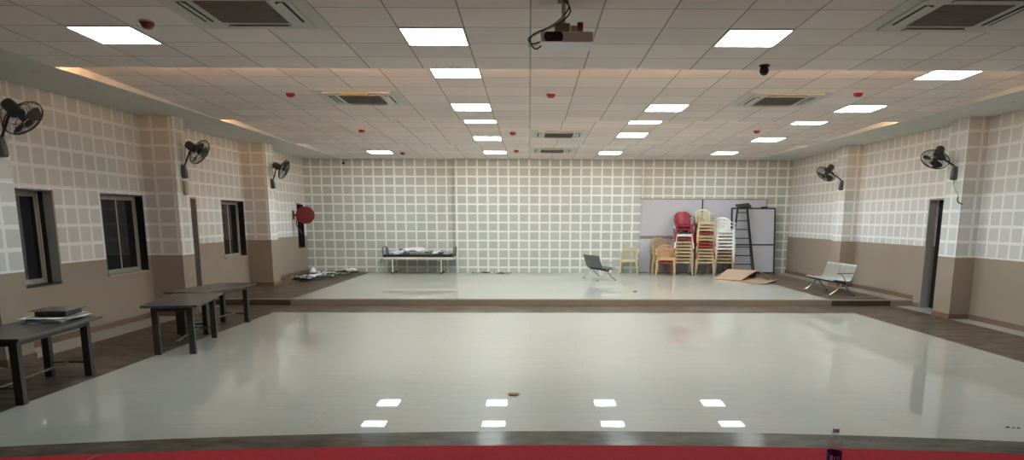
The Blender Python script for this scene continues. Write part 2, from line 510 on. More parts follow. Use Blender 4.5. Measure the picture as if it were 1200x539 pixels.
# windows: deep black-lined reveal, cream sliding frame, dark panes
def window(name, y0, y1, z0, z1, plaster_jamb):
    root = struct(bpy.data.objects.new(name, None)); C.objects.link(root)
    dp = 0.20 if plaster_jamb else 0.12
    xo = XL - dp - 0.06; xf = XL - dp
    t = 0.022
    mb = MB()
    mb.box(xo, XL - (0.13 if plaster_jamb else 0.0), y1 - t, y1, z0, z1)
    mb.box(xo, XL - 0.001, y0, y0 + t, z0, z1)
    mb.box(xo, XL - 0.001, y0 + t, y1 - t, z1 - t, z1)
    mb.build('window_reveal', M['black'], root)
    if plaster_jamb:
        MB().box(XL - 0.13, XL - 0.001, y1 - 0.03, y1, z0, z1).build('plaster_jamb', M['plaster'], root)
    MB().box(xo, XL - (0.001 if plaster_jamb else -0.012), y0 + t, y1 - t, z0, z0 + t).build('window_sill', M['cream'] if not plaster_jamb else M['black'], root)
    a, b = y0 + t, y1 - t; zb, zt = z0 + t, z1 - t
    fr = MB()
    w = 0.032
    fr.box(xf - 0.04, xf, a, a + w, zb, zt); fr.box(xf - 0.04, xf, b - w, b, zb, zt)
    fr.box(xf - 0.04, xf, a + w, b - w, zb, zb + w); fr.box(xf - 0.04, xf, a + w, b - w, zt - w, zt)
    fr.build('window_frame', M['cream'], root)
    mid = (a + b) / 2
    for k, (p, q, dx) in enumerate(((a + w, mid + 0.03, 0.0), (mid - 0.03, b - w, -0.018))):
        sh = MB(); s = 0.030; x1 = xf - 0.002 + dx; x0 = x1 - 0.016
        sh.box(x0, x1, p, p + s, zb + w, zt - w); sh.box(x0, x1, q - s, q, zb + w, zt - w)
        sh.box(x0, x1, p + s, q - s, zb + w, zb + w + s); sh.box(x0, x1, p + s, q - s, zt - w - s, zt - w)
        so = sh.build('window_sash', M['cream'], root)
        MB().box(x0 + 0.005, x1 - 0.005, p + s, q - s, zb + w + s, zt - w - s).build('pane', M['glass'], so)
    return root
window('window_1', *WIN[0], True)
window('window_2', *WIN[1], False)
window('window_3', *WIN[2], False)

# doorways with plaster jambs and the dark space beyond
def doorway(name, x_in, sgn, y0, y1, z1, zsill):
    root = struct(bpy.data.objects.new(name, None)); C.objects.link(root)
    xa, xb = sorted((x_in + sgn * 0.002, x_in + sgn * 0.14))
    MB().box(xa, xb, y1 - 0.03, y1, zsill, z1).build('door_jamb', M['plaster'], root)
    MB().box(xa, xb, y0, y1 - 0.03, z1 - 0.03, z1).build('door_head', M['plaster'], root)
    xa, xb = sorted((x_in + sgn * 0.20, x_in + sgn * 0.245))
    MB().box(xa, xb, y0, y1, zsill, z1).build('door_dark_sheet', M['night'], root)  # near-black sheet standing in for the unlit space beyond the opening
    return root
doorway('door_1', XR, 1, *DOOR_R[:2], DOOR_R[3], 0.0)
doorway('door_2', XL, -1, *NICHE_DOOR[:2], NICHE_DOOR[3], PH)
MB().box(XL - 0.27, XL - 0.22, REEL_NICHE[0], REEL_NICHE[1], REEL_NICHE[2], REEL_NICHE[3]).build('trim_1', M['night'])
struct(bpy.data.objects['trim_1'])
t2 = MB()
t2.box(XL - 0.22, XL - 0.001, REEL_NICHE[1] - 0.02, REEL_NICHE[1], REEL_NICHE[2], REEL_NICHE[3])
t2.box(XL - 0.22, XL - 0.001, REEL_NICHE[0], REEL_NICHE[1] - 0.02, REEL_NICHE[3] - 0.02, REEL_NICHE[3])
t2.box(XL - 0.22, XL - 0.001, REEL_NICHE[0], REEL_NICHE[1] - 0.02, REEL_NICHE[2], REEL_NICHE[2] + 0.02)
struct(t2.build('trim_2', M['night']))

# ceiling: flat border, sawtooth bays of tiles that drop towards the back
BX0, BX1 = -5.33, 6.40
DZ = 0.10
bays = [(4.25, 8.55, 'tileB'), (8.55, 12.88, 'tileA'), (12.88, 16.95, 'tileA'), (16.95, YB, 'tileA')]
cb = MB()
cb.box(XL - .28, BX0, Y0, YB + .25, ZC, ZC + 0.3)
cb.box(BX1, XR + .28, Y0, YB + .25, ZC, ZC + 0.3)
cb.box(BX0, BX1, Y0, 4.25, ZC, ZC + 0.3)
cb.box(BX0, BX1, 4.22, 4.249, ZC, ZC + 0.16)
for ya, yb, _ in bays[1:]:
    cb.box(BX0, BX1, ya - 0.17, ya - 0.141, ZC + 0.04, ZC + 0.16)
struct(cb.build('ceiling', M['gypsum']))
def bay_z(i, y):
    ya, yb, _ = bays[i]
    return ZC + DZ * (yb - y) / (yb - ya) + 0.002
def bay_of(y):
    for i, (a, b, _) in enumerate(bays):
        if a <= y <= b: return i
    return 0
for i, (ya, yb, mt) in enumerate(bays):
    oy = {0: 8.59, 1: 8.55, 2: 12.88, 3: 16.95}[i]
    mb = MB()
    ys = ya - 0.14 if i else ya
    zt = bay_z(i, ys); ze = bay_z(i, yb)
    vs = [(BX0 - .009, ys - oy, zt), (BX1 - .009, ys - oy, zt), (BX1 - .009, yb - oy, ze), (BX0 - .009, yb - oy, ze)]
    mb.raw(vs + [(x, y, z + 0.03) for x, y, z in vs], [(3, 2, 1, 0), (4, 5, 6, 7), (0, 1, 5, 4), (1, 2, 6, 5), (2, 3, 7, 6), (3, 0, 4, 7)])
    o = struct(mb.build('ceiling', M[mt])); o.location = (0.009, oy, 0)
# warm strips lying on the steps
for k, y in enumerate((8.55, 12.88, 16.95)):
    lab = ('warm light strip hidden behind the nearest ceiling step', 'warm light strip hidden behind the middle ceiling step', 'warm light strip hidden behind the farthest ceiling step')[k]
    tag(MB().box(BX0 + .05, BX1 - .05, y - 0.07, y - 0.05, ZC + 0.036, ZC + 0.050).build('cove_light_strip', M['cove'] if k < 2 else M['cove_dim']), lab, 'light strip', 'warm light strips in the ceiling steps')

# raised stage the photo is taken from
def arc(r, x0, x1, n=40):
    out = []
    for k in range(n + 1):
        x = x0 + (x1 - x0) * k / n
        out.append((x, -17.9 + math.sqrt(r * r - (x - 0.2) ** 2)))
    return out
edge = arc(22.0, XL, XR)
st = MB().poly([(XR, Y0)] + [(XL, Y0)] + edge[0:], 0.0, 0.325)
stage = struct(st.build('stage', M['carpet_edge']))
cp = MB().poly([(XR, Y0), (XL, Y0)] + arc(22.015, XL, XR), 0.325, 0.34)
tag(cp.build('carpet', M['carpet']), 'red carpet covering the raised stage at the front', 'carpet')

# ------------------------------------------------------------------ ceiling things
ORD = ['first', 'second', 'third', 'fourth']
LX = [-3.89, -0.89, 2.11, 5.11]
def slope_rot(i):
    ya, yb, _ = bays[i]
    return math.atan2(-DZ, yb - ya)
proto_light = None
def ceiling_light(x, y, label):
    global proto_light
    i = bay_of(y)
    if proto_light is None:
        r = thing('ceiling_light', label, 'ceiling light', group='square ceiling light panels')
        f = MB(); a = 0.295; b = 0.282
        f.box(-a, a, -a, -b, -0.008, 0.02); f.box(-a, a, b, a, -0.008, 0.02)
        f.box(-a, -b, -b, b, -0.008, 0.02); f.box(b, a, -b, b, -0.008, 0.02)
        f.build('light_frame', M['white_metal'], r)
        MB().box(-b, b, -b, b, -0.005, 0.012).build('diffuser', M['panel'], r)
        proto_light = r
    else:
        r = copy_tree(proto_light); r['label'] = label
    r.location = (x, y, bay_z(i, y) - 0.002); r.rotation_euler = (slope_rot(i), 0, 0)
for k, x in enumerate(LX[:3]):
    ceiling_light(x, 7.21, 'square lit ceiling panel, %s from the left in the nearest row' % ORD[k])
ceiling_light(LX[1], 9.16, 'square lit ceiling panel just behind the nearest ceiling step, left of centre')
ceiling_light(LX[3], 9.16, 'square lit ceiling panel just behind the nearest ceiling step, far right')
for k, x in enumerate(LX[1:]):
    ceiling_light(x, 11.56, 'square lit ceiling panel, %s from the left in the row before the middle step' % ORD[k])
for k, x in enumerate(LX[1:]):
    ceiling_light(x, 13.49, 'lit ceiling panel half hidden by the middle ceiling step, %s from the left' % ORD[k])
ceiling_light(LX[1], 15.89, 'square lit ceiling panel left of the cassette in the third ceiling bay')
ceiling_light(LX[2], 15.29, 'square lit ceiling panel right of the cassette in the third ceiling bay')
ceiling_light(LX[3], 15.89, 'square lit ceiling panel at the far right of the third ceiling bay')
for k, x in enumerate(LX):
    ceiling_light(x, 17.38, 'lit ceiling panel just behind the last ceiling step, %s from the left' % ORD[k])
for k, x in enumerate(LX):
    ceiling_light(x, 19.36, 'square lit ceiling panel, %s from the left in the row nearest the back wall' % ORD[k])

# air conditioner cassettes
def cassette(x, y, label, old=False):
    i = bay_of(y)
    r = thing('ceiling_air_conditioner', label, 'air conditioner', group='cassette air conditioners in the ceiling')
    r.location = (x, y, bay_z(i, y)); r.rotation_euler = (slope_rot(i), 0, 0)
    MB().box(-0.6, 0.6, -0.57, 0.57, -0.004, 0.02).build('filler_board', M['gypsum'], r)
    MB().box(-0.475, 0.475, -0.475, 0.475, -0.022, -0.004).build('panel', M['offwhite'], r, bevel=0.008)
    g = MB().box(-0.29, 0.29, -0.29, 0.29, -0.026, -0.022)
    for k in range(14):
        yy = -0.27 + 0.54 * k / 13
        g.box(-0.285, 0.285, yy - 0.006, yy + 0.006, -0.030, -0.026)
    g.build('intake_grille', M['grille'], r)
    for s in (-1, 1):
        if s < 0: MB().box(-0.27, 0.27, s * 0.395 - 0.04, s * 0.395 + 0.04, -0.0245, -0.022).build('air_slot', M['slot'], r)
        MB().obox((0, s * (0.395 if s > 0 else 0.385), -0.030), (1, 0, 0), (0, 1, s * 0.12), (0, -s * 0.12, 1), 0.268, 0.038 if s > 0 else 0.026, 0.003).build('louvre', M['offwhite'], r)
        MB().box(s * 0.395 - 0.04, s * 0.395 + 0.04, -0.27, 0.27, -0.0245, -0.022).build('air_slot', M['slot'], r)
        MB().obox((s * 0.385, 0, -0.030), (0, 1, 0), (1, 0, s * 0.25), (-s * 0.25, 0, 1), 0.265, 0.026, 0.003).build('louvre', M['offwhite'], r)
    if old:
        MB().box(-0.22, 0.16, 0.345 - 0.80, 0.345 - 0.74, -0.045, -0.022).build('yellowed_louvre', M['yellowed'], r)
    return r
cassette(-2.39, 6.42, 'cassette air conditioner in the nearest ceiling bay, left side')
cassette(3.61, 6.42, 'cassette air conditioner in the nearest ceiling bay, right side')
cassette(-2.39, 10.86, 'cassette air conditioner with a yellowed louvre, second bay left', True)
cassette(3.61, 10.86, 'cassette air conditioner in the second ceiling bay, right side')
cassette(0.60, 15.20, 'cassette air conditioner at the middle of the third ceiling bay')
cassette(0.58, 18.85, 'cassette air conditioner nearest the back wall')

# red capped smoke detectors
def detector(x, y, label):
    i = bay_of(y); z = bay_z(i, y)
    r = thing('smoke_detector', label, 'smoke detector', (x, y, z), 0, 'red capped smoke detectors')
    MB().lathe((0, 0, 0.0), (0, 0, -1), [(0.062, 0), (0.062, 0.012), (0.05, 0.016)], 20).build('detector_base', M['offwhite'], r)
    MB().lathe((0, 0, -0.014), (0, 0, -1), [(0.060, 0), (0.064, 0.012), (0.046, 0.042), (0.026, 0.050)], 20).build('red_cap', M['red_plastic'], r)
detector(-3.37, 6.77, 'red capped smoke detector in the nearest bay above the left light panel')
detector(-3.32, 10.48, 'red capped smoke detector left of the yellowed cassette')
detector(0.30, 10.46, 'red capped smoke detector at the middle of the second ceiling bay')
detector(4.51, 10.29, 'red capped smoke detector right of the second bay cassette')
detector(-3.29, 14.66, 'red capped smoke detector at the left of the third ceiling bay')
detector(-0.33, 14.95, 'red capped smoke detector left of the third bay cassette')
detector(4.45, 14.56, 'red capped smoke detector at the right of the third ceiling bay')
detector(-0.33, 18.83, 'red capped smoke detector left of the farthest cassette')
detector(-3.31, 19.41, 'dark red smoke detector right of the leftmost back row light panel')

# black camera dome under the first step, and one on the back wall
r = thing('security_camera', 'black round security camera under the ceiling near the nearest step', 'camera', (2.58, 8.30, bay_z(0, 8.30)))
MB().lathe((0, 0, 0), (0, 0, -1), [(0.055, 0), (0.055, 0.015)], 20).build('camera_base', M['slot'], r)
MB().lathe((0, 0, -0.015), (0, 0, -1), [(0.030, 0), (0.047, 0.018), (0.052, 0.045), (0.042, 0.075), (0.022, 0.092), (0.005, 0.096)], 20).build('dome', M['lens'], r)
r = thing('wall_camera', 'small black camera hanging at the top left of the back wall', 'camera', (-5.30, YB, ZC))
MB().tube([(0, -0.02, 0.0), (0, -0.02, -0.06), (0.01, -0.04, -0.10)], 0.008, 8).build('bracket', M['slot'], r)
MB().lathe((0.012, 0.0, -0.115), (0, -1, -0.15), [(0.030, 0.0), (0.032, 0.06), (0.026, 0.085)], 14).build('camera_body', M['lens'], r)

# recessed downlights in the border
def downlight(x, y, label):
    r = thing('downlight', label, 'downlight', (x, y, ZC), 0, 'unlit downlights in the ceiling border')
    MB().lathe((0, 0, 0), (0, 0, -1), [(0.055, 0), (0.055, 0.006), (0.042, 0.008)], 20).build('trim_ring', M['white_metal'], r)
    MB().lathe((0, 0, -0.008), (0, 0, -1), [(0.040, 0), (0.036, 0.002)], 16).build('lens', M['offwhite'], r)
for k, (x, y) in enumerate([(-5.72, 8.80), (-5.72, 9.84), (-5.74, 10.84)]):
    downlight(x, y, 'small unlit downlight in the left ceiling border, %s from the camera' % ORD[k])
for k, (x, y) in enumerate([(6.93, 10.71), (6.85, 11.54)]):
    downlight(x, y, 'small unlit downlight in the right ceiling border, %s from the camera' % ORD[k])

# projector
pz = bay_z(0, 6.17)
r = thing('projector', 'white projector hanging from the ceiling on a short mount', 'projector', (0.295, 6.17, pz))
MB().box(-0.21, 0.21, -0.17, 0.16, -0.345, -0.265).build('projector_body', M['proj'], r, bevel=0.012)
lr = MB()
n = 24; pts = []
for k in range(n):
    a = 2 * pi * k / n
    pts.append((-0.105 + max(-0.04, min(0.04, 0.075 * cos(a) * 1.4)) * 1.0 + 0.035 * cos(a), -0.305 + 0.036 * max(-1, min(1, 1.25 * sin(a)))))
vs = [(x, -0.1745, z) for x, z in pts] + [(x, -0.165, z) for x, z in pts]
lr.raw(vs, [tuple(range(n)), tuple(range(2 * n - 1, n - 1, -1))] + [(i, n + i, n + (i + 1) % n, (i + 1) % n) for i in range(n)])
lo = lr.build('lens_recess', M['lens'], r)
MB().lathe((-0.105, -0.172, -0.305), (0, -1, 0), [(0.026, 0), (0.026, 0.010), (0.020, 0.012)], 18).build('lens', M['black'], lo)
MB().tube([(-0.02, 0.02, 0.0), (-0.02, 0.02, -0.27)], 0.018, 10).build('mount_pole', M['offwhite'], r)
MB().box(-0.09, 0.03, -0.03, 0.07, -0.262, -0.17).build('mount_box', M['carton'], r)
MB().box(-0.07, 0.02, -0.05, 0.05, -0.004, 0.0).build('ceiling_plate', M['grille'], r)
MB().box(0.035, 0.105, -0.02, 0.03, -0.245, -0.185).build('power_socket', M['white_metal'], r)
MB().box(0.09, 0.135, -0.035, 0.02, -0.228, -0.165).build('red_plug', M['red_plastic'], r)
def curve_pts(P, n=6):
    out = []
    P = [Vector(p) for p in P]
    for i in range(len(P) - 1):
        p0 = P[max(i - 1, 0)]; p1 = P[i]; p2 = P[i + 1]; p3 = P[min(i + 2, len(P) - 1)]
        for k in range(n):
            t = k / n
            out.append(0.5 * ((2 * p1) + (-p0 + p2) * t + (2 * p0 - 5 * p1 + 4 * p2 - p3) * t * t + (-p0 + 3 * p1 - 3 * p2 + p3) * t ** 3))
    out.append(P[-1]); return out
for pp, m_, rr in [([(-0.02, -0.02, 0.0), (0.02, -0.06, -0.06), (-0.05, -0.06, -0.15), (-0.15, -0.08, -0.22), (-0.26, -0.1, -0.27), (-0.29, -0.11, -0.33), (-0.25, -0.11, -0.385), (-0.20, -0.1, -0.36)], 'cable', 0.006),
                   ([(0.0, -0.02, 0.0), (0.03, -0.05, -0.09), (-0.04, -0.07, -0.17), (-0.18, -0.08, -0.24), (-0.30, -0.1, -0.30), (-0.27, -0.1, -0.345), (-0.20, -0.1, -0.325)], 'cable', 0.006),
                   ([(-0.03, -0.02, 0.0), (-0.03, -0.08, -0.14), (-0.16, -0.09, -0.235), (-0.27, -0.1, -0.28), (-0.30, -0.1, -0.365), (-0.23, -0.1, -0.35)], 'cable_white', 0.004),
                   ([(0.02, -0.06, -0.262), (0.08, -0.06, -0.258), (0.15, -0.05, -0.262)], 'cable', 0.005)]:
    MB().tube(curve_pts(pp), rr, 6).build('projector_cable', M[m_], r)

# ------------------------------------------------------------------ wall fans
def frame_of(a):
    a = Vector(a).normalized(); s = a.cross(Vector((0, 0, 1))).normalized(); t = s.cross(a)
    return a, s, t
def wall_fan(xw, sgn, yb, zb, head, axis, label, spin):
    """xw wall plane, sgn outward direction along x, head = centre of the guard"""
    r = thing('wall_fan', label, 'fan', (xw, yb, zb - 0.12), 0, 'black oscillating fans on the wall columns')
    o = Vector(r.location)
    L = lambda p: Vector(p) - o
    h = L(head); a, s, t = frame_of(axis)
    br = MB()
    prof = [(0.0, 0.045, 0.075), (0.03, 0.05, 0.085), (0.11, 0.055, 0.075), (0.20, 0.045, 0.06), (0.22, 0.035, 0.045)]
    vs = []
    for z, hw, d in prof:
        vs += [(0, -hw, z), (sgn * d, -hw * .8, z), (sgn * d, hw * .8, z), (0, hw, z)]
    fs = [(3, 2, 1, 0), tuple(len(vs) - 4 + k for k in range(4))]
    for i in range(len(prof) - 1):
        for k in range(4): fs.append((i * 4 + k, i * 4 + (k + 1) % 4, (i + 1) * 4 + (k + 1) % 4, (i + 1) * 4 + k))
    br.raw(vs, fs).build('wall_bracket', M['fan_bracket'], r, bevel=0.008)
    piv = h - a * 0.15 - t * 0.055
    MB().tube(curve_pts([(sgn * 0.04, 0, 0.20), (sgn * 0.07, 0, 0.25), (piv.x - sgn * 0.03, piv.y, piv.z - 0.05), tuple(piv)]), 0.014, 8).build('arm', M['dark_metal'], r)
    mo = MB().lathe(h - a * 0.265, a, [(0.035, 0), (0.066, 0.02), (0.072, 0.06), (0.070, 0.15), (0.055, 0.185), (0.02, 0.20)], 22)
    mo.build('motor_housing', M['fan_motor'], r)
    R = 0.225
    gd = MB()
    def ring(rad, off, rr, n=36):
        gd.tube([h + a * off + (s * cos(2 * pi * k / n) + t * sin(2 * pi * k / n)) * rad for k in range(n)], rr, 6, closed=True)
    ring(R, 0.0, 0.0065); ring(R * .98, 0.018, 0.004); ring(R * .62, 0.062, 0.0028); ring(R * .62, -0.055, 0.0028); ring(R * .3, 0.08, 0.003); ring(0.06, -0.075, 0.003)
    for k in range(36):
        q = s * cos(2 * pi * k / 36) + t * sin(2 * pi * k / 36)
        gd.tube([h + q * 0.045 + a * 0.085, h + q * R * .62 + a * 0.062, h + q * R * .98 + a * 0.018, h + q * R], 0.0017, 4)
        gd.tube([h + q * 0.05 - a * 0.075, h + q * R * .62 - a * 0.055, h + q * R], 0.0017, 4)
    gd.lathe(h + a * 0.080, a, [(0.048, 0), (0.048, 0.008), (0.03, 0.012)], 18)
    gd.build('fan_guard', M['dark_metal'], r)
    for k in range(3):
        w = spin + 2 * pi * k / 3
        rows = []
        for i in range(7):
            rad = 0.035 + 0.16 * i / 6
            half = 0.30 + 0.34 * sin(pi * min(1, (i + 1) / 6.0) * 0.8)
            row = []
            for j in range(5):
                v = -1 + 2 * j / 4
                ang = w + half * v * (0.9 if i < 6 else 0.7)
                row.append(h + (s * cos(ang) + t * sin(ang)) * rad + a * (0.012 + 0.022 * v))
            rows.append(row)
        MB().sheet(rows, 0.003).build('blade', M['blade'], r)
    MB().lathe(h - a * 0.03, a, [(0.03, 0), (0.04, 0.02), (0.038, 0.05), (0.02, 0.062)], 18).build('hub', M['blade'], r)
    # the cord drooping from motor to bracket
    MB().tube(curve_pts([h - a * 0.24 - t * 0.05, h - a * 0.24 - t * 0.13, (sgn * 0.06, 0.03, 0.22)]), 0.005, 6).build('cord', M['cable'], r)
    return r
wall_fan(CLX, 1, 8.30, 2.45, (-5.62, 8.35, 2.755), (0.76, -0.10, -0.69), 'black wall fan at the left edge of the photo', 0.4)
wall_fan(CLX, 1, 12.60, 2.45, (-5.61, 12.66, 2.77), (0.84, -0.12, -0.54), 'black wall fan on the left column with a beige box under it', 0.9)
wall_fan(CLX, 1, 16.88, 2.45, (-5.62, 16.95, 2.765), (0.91, -0.065, -0.42), 'black wall fan on the left column over the platform', 1.4)
wall_fan(CRX, -1, 16.83, 2.45, (6.82, 16.92, 2.70), (-0.63, -0.29, -0.75), 'black wall fan on the right column over the platform', 0.2)
wall_fan(CRX, -1, 12.38, 2.45, (6.89, 12.52, 2.68), (-0.53, -0.39, -0.79), 'black wall fan above the dark right doorway', 0.55)

r = thing('switch_box', 'beige switch box on the left column under the fan', 'switch box', (CLX, 12.61, 2.05))
MB().box(0.0, 0.055, -0.055, 0.055, 0.0, 0.235).build('box_body', M['switch'], r, bevel=0.008)
MB().box(0.055, 0.060, -0.03, 0.03, 0.13, 0.20).build('cover', M['cream'], r)
cd = MB().tube(curve_pts([(7.18, 12.42, 2.33), (7.165, 12.38, 2.24), (7.178, 12.25, 2.08), (7.17, 12.20, 2.03)]), 0.007, 6)
r = thing('loose_wire', 'loose wire dangling below the fan on the right column', 'wire', (7.18, 12.3, 2.0))
MB().tube([Vector(p) - Vector(r.location) for p in curve_pts([(7.18, 12.42, 2.33), (7.165, 12.38, 2.24), (7.178, 12.25, 2.08), (7.17, 12.20, 2.03)])], 0.007, 6).build('white_sleeve', M['cable_white'], r)
MB().tube([Vector(p) - Vector(r.location) for p in curve_pts([(7.17, 12.22, 2.04), (7.13, 12.16, 2.01), (7.11, 12.10, 1.96), (7.12, 12.02, 1.93), (7.10, 11.96, 1.925)])], 0.010, 6).build('black_end', M['cable'], r)

# ------------------------------------------------------------------ fire hose reel
r = thing('fire_hose_reel', 'red fire hose reel on the left wall near the back corner', 'hose reel', (XL, 19.85, 1.34))
cx, cz = 0.36, 0.41
MB().lathe((cx, -0.09, cz), (0, 1, 0), [(0.218, 0), (0.230, 0.006), (0.230, 0.014), (0.218, 0.02)], 36).build('front_flange', M['reel_red'], r)
MB().lathe((cx, 0.09, cz), (0, 1, 0), [(0.218, 0), (0.230, 0.006), (0.230, 0.014), (0.218, 0.02)], 36).build('rear_flange', M['reel_red'], r)
hs = MB()
for k in range(6):
    hs.tube([(cx + cos(2 * pi * j / 30) * 0.190, -0.058 + 0.026 * k, cz + sin(2 * pi * j / 30) * 0.190) for j in range(30)], 0.014, 8, closed=True)
hs.build('hose', M['hose'], r)
MB().lathe((cx, -0.12, cz), (0, 1, 0), [(0.05, 0), (0.055, 0.03)], 18).build('hub', M['reel_red'], r)
MB().lathe((cx, -0.07, cz), (0, 1, 0), [(0.175, 0), (0.175, 0.16)], 24).build('drum', M['reel_red'], r)
b_ = MB().bar((0.0, 0.13, cz), (cx, 0.13, cz), 0.03, 0.05)
b_.box(0.0, 0.012, 0.06, 0.20, cz - 0.12, cz + 0.12)
b_.tube([(cx, 0.13, cz), (cx, 0.05, cz)], 0.02, 10)
b_.build('swing_bracket', M['reel_red'], r)
MB().tube(curve_pts([(cx - 0.2, -0.02, cz - 0.05), (cx - 0.24, -0.03, cz - 0.22), (cx - 0.20, -0.03, cz - 0.34), (cx - 0.14, -0.03, cz - 0.42)]), 0.014, 8).build('hose_end', M['hose'], r)
MB().lathe((cx - 0.14, -0.03, cz - 0.41), (0.3, 0, -1), [(0.018, 0), (0.024, 0.03), (0.014, 0.10)], 12).build('nozzle', M['reel_red'], r)
tag(MB().box(XL, XL + 0.02, 20.2, 20.62, 2.055, 2.075).build('small_shelf_strip', M['grille']), 'thin grey strip over the niche behind the hose reel', 'strip')

# ------------------------------------------------------------------ tables
def table(x, y, rot, label, top_l=1.55, top_w=0.64):
    r = thing('work_table', label, 'table', (x, y, 0), rot, 'low dark tables along the left wall')
    H = 0.625; lx, ly = 0.23, 0.655
    MB().box(-top_w / 2, top_w / 2, -top_l / 2, top_l / 2, H - 0.028, H).build('table_top', M['table_top'], r, bevel=0.003)
    ap = MB()
    ap.box(-lx, lx, -ly, -ly + 0.03, H - 0.085, H - 0.028); ap.box(-lx, lx, ly - 0.03, ly, H - 0.085, H - 0.028)
    ap.box(-lx, -lx + 0.03, -ly + .03, ly - .03, H - 0.085, H - 0.028); ap.box(lx - 0.03, lx, -ly + .03, ly - .03, H - 0.085, H - 0.028)
    ap.build('apron', M['table_frame'], r)
    w = 0.072
    for sx in (-1, 1):
        for sy in (-1, 1):
            x1, y1 = sx * (lx + 0.006), sy * (ly + 0.006)
            MB().box(min(x1, x1 - sx * w), max(x1, x1 - sx * w), min(y1, y1 - sy * w), max(y1, y1 - sy * w), 0.0, H - 0.028).build('leg', M['table_frame'], r, bevel=0.003)
    tb = MB(); z = 0.15
    for sy in (-1, 1): tb.tube([(-lx + .07, sy * (ly - 0.035), z), (lx - .07, sy * (ly - 0.035), z)], 0.0125, 8)
    tb.tube([(0, -ly + 0.035, z), (0, ly - 0.035, z)], 0.0125, 8)
    tb.build('stretcher', M['tube'], r)
    return r
table(-4.86, 6.95, radians(6), 'low dark table nearest the camera with papers and a black box on it')
table(-4.52, 9.42, radians(12), 'low dark table set askew, second from the camera')
table(-4.84, 11.02, radians(-5), 'low dark table farthest from the camera along the left wall')

def crumple(cx, cy, z, w, l, rz, amp, seed, th=0.003, nx=7, ny=9, lift=None):
    rnd = random.Random(seed)
    rows = []
    for i in range(ny):
        row = []
        for j in range(nx):
            u = (j / (nx - 1) - .5) * w; v = (i / (ny - 1) - .5) * l
            dz = rnd.random() * amp
            if lift: dz += lift(j / (nx - 1), i / (ny - 1))
            row.append((cx + u * cos(rz) - v * sin(rz) + (rnd.random() - .5) * amp * .4, cy + u * sin(rz) + v * cos(rz) + (rnd.random() - .5) * amp * .4, z + th + dz))
        rows.append(row)
    return MB().sheet([list(reversed(q)) for q in rows], th)
TZ = 0.626
ox = thing('paper_bundle', 'crumpled white paper bundle under the black box on the table', 'paper', (-4.93, 7.42, TZ), radians(6))
crumple(0.0, -0.02, 0.0, 0.40, 0.56, 0.05, 0.014, 3).build('lower_sheet', M['paper'], ox)
crumple(0.03, 0.0, 0.018, 0.42, 0.58, -0.05, 0.014, 5).build('middle_sheet', M['paper'], ox)
crumple(0.0, 0.01, 0.036, 0.40, 0.60, 0.02, 0.012, 9).build('upper_sheet', M['paper'], ox)
bx = thing('black_box', 'black flat box with a wider lid on white papers', 'box', (-4.885, 7.44, TZ + 0.054), radians(6))
MB().box(-0.15, 0.15, -0.16, 0.16, 0.0, 0.052).build('box_body', M['boxblack'], bx, bevel=0.004)
MB().box(-0.19, 0.175, -0.20, 0.20, 0.052, 0.060).build('lid', M['boxlid'], bx, bevel=0.002)

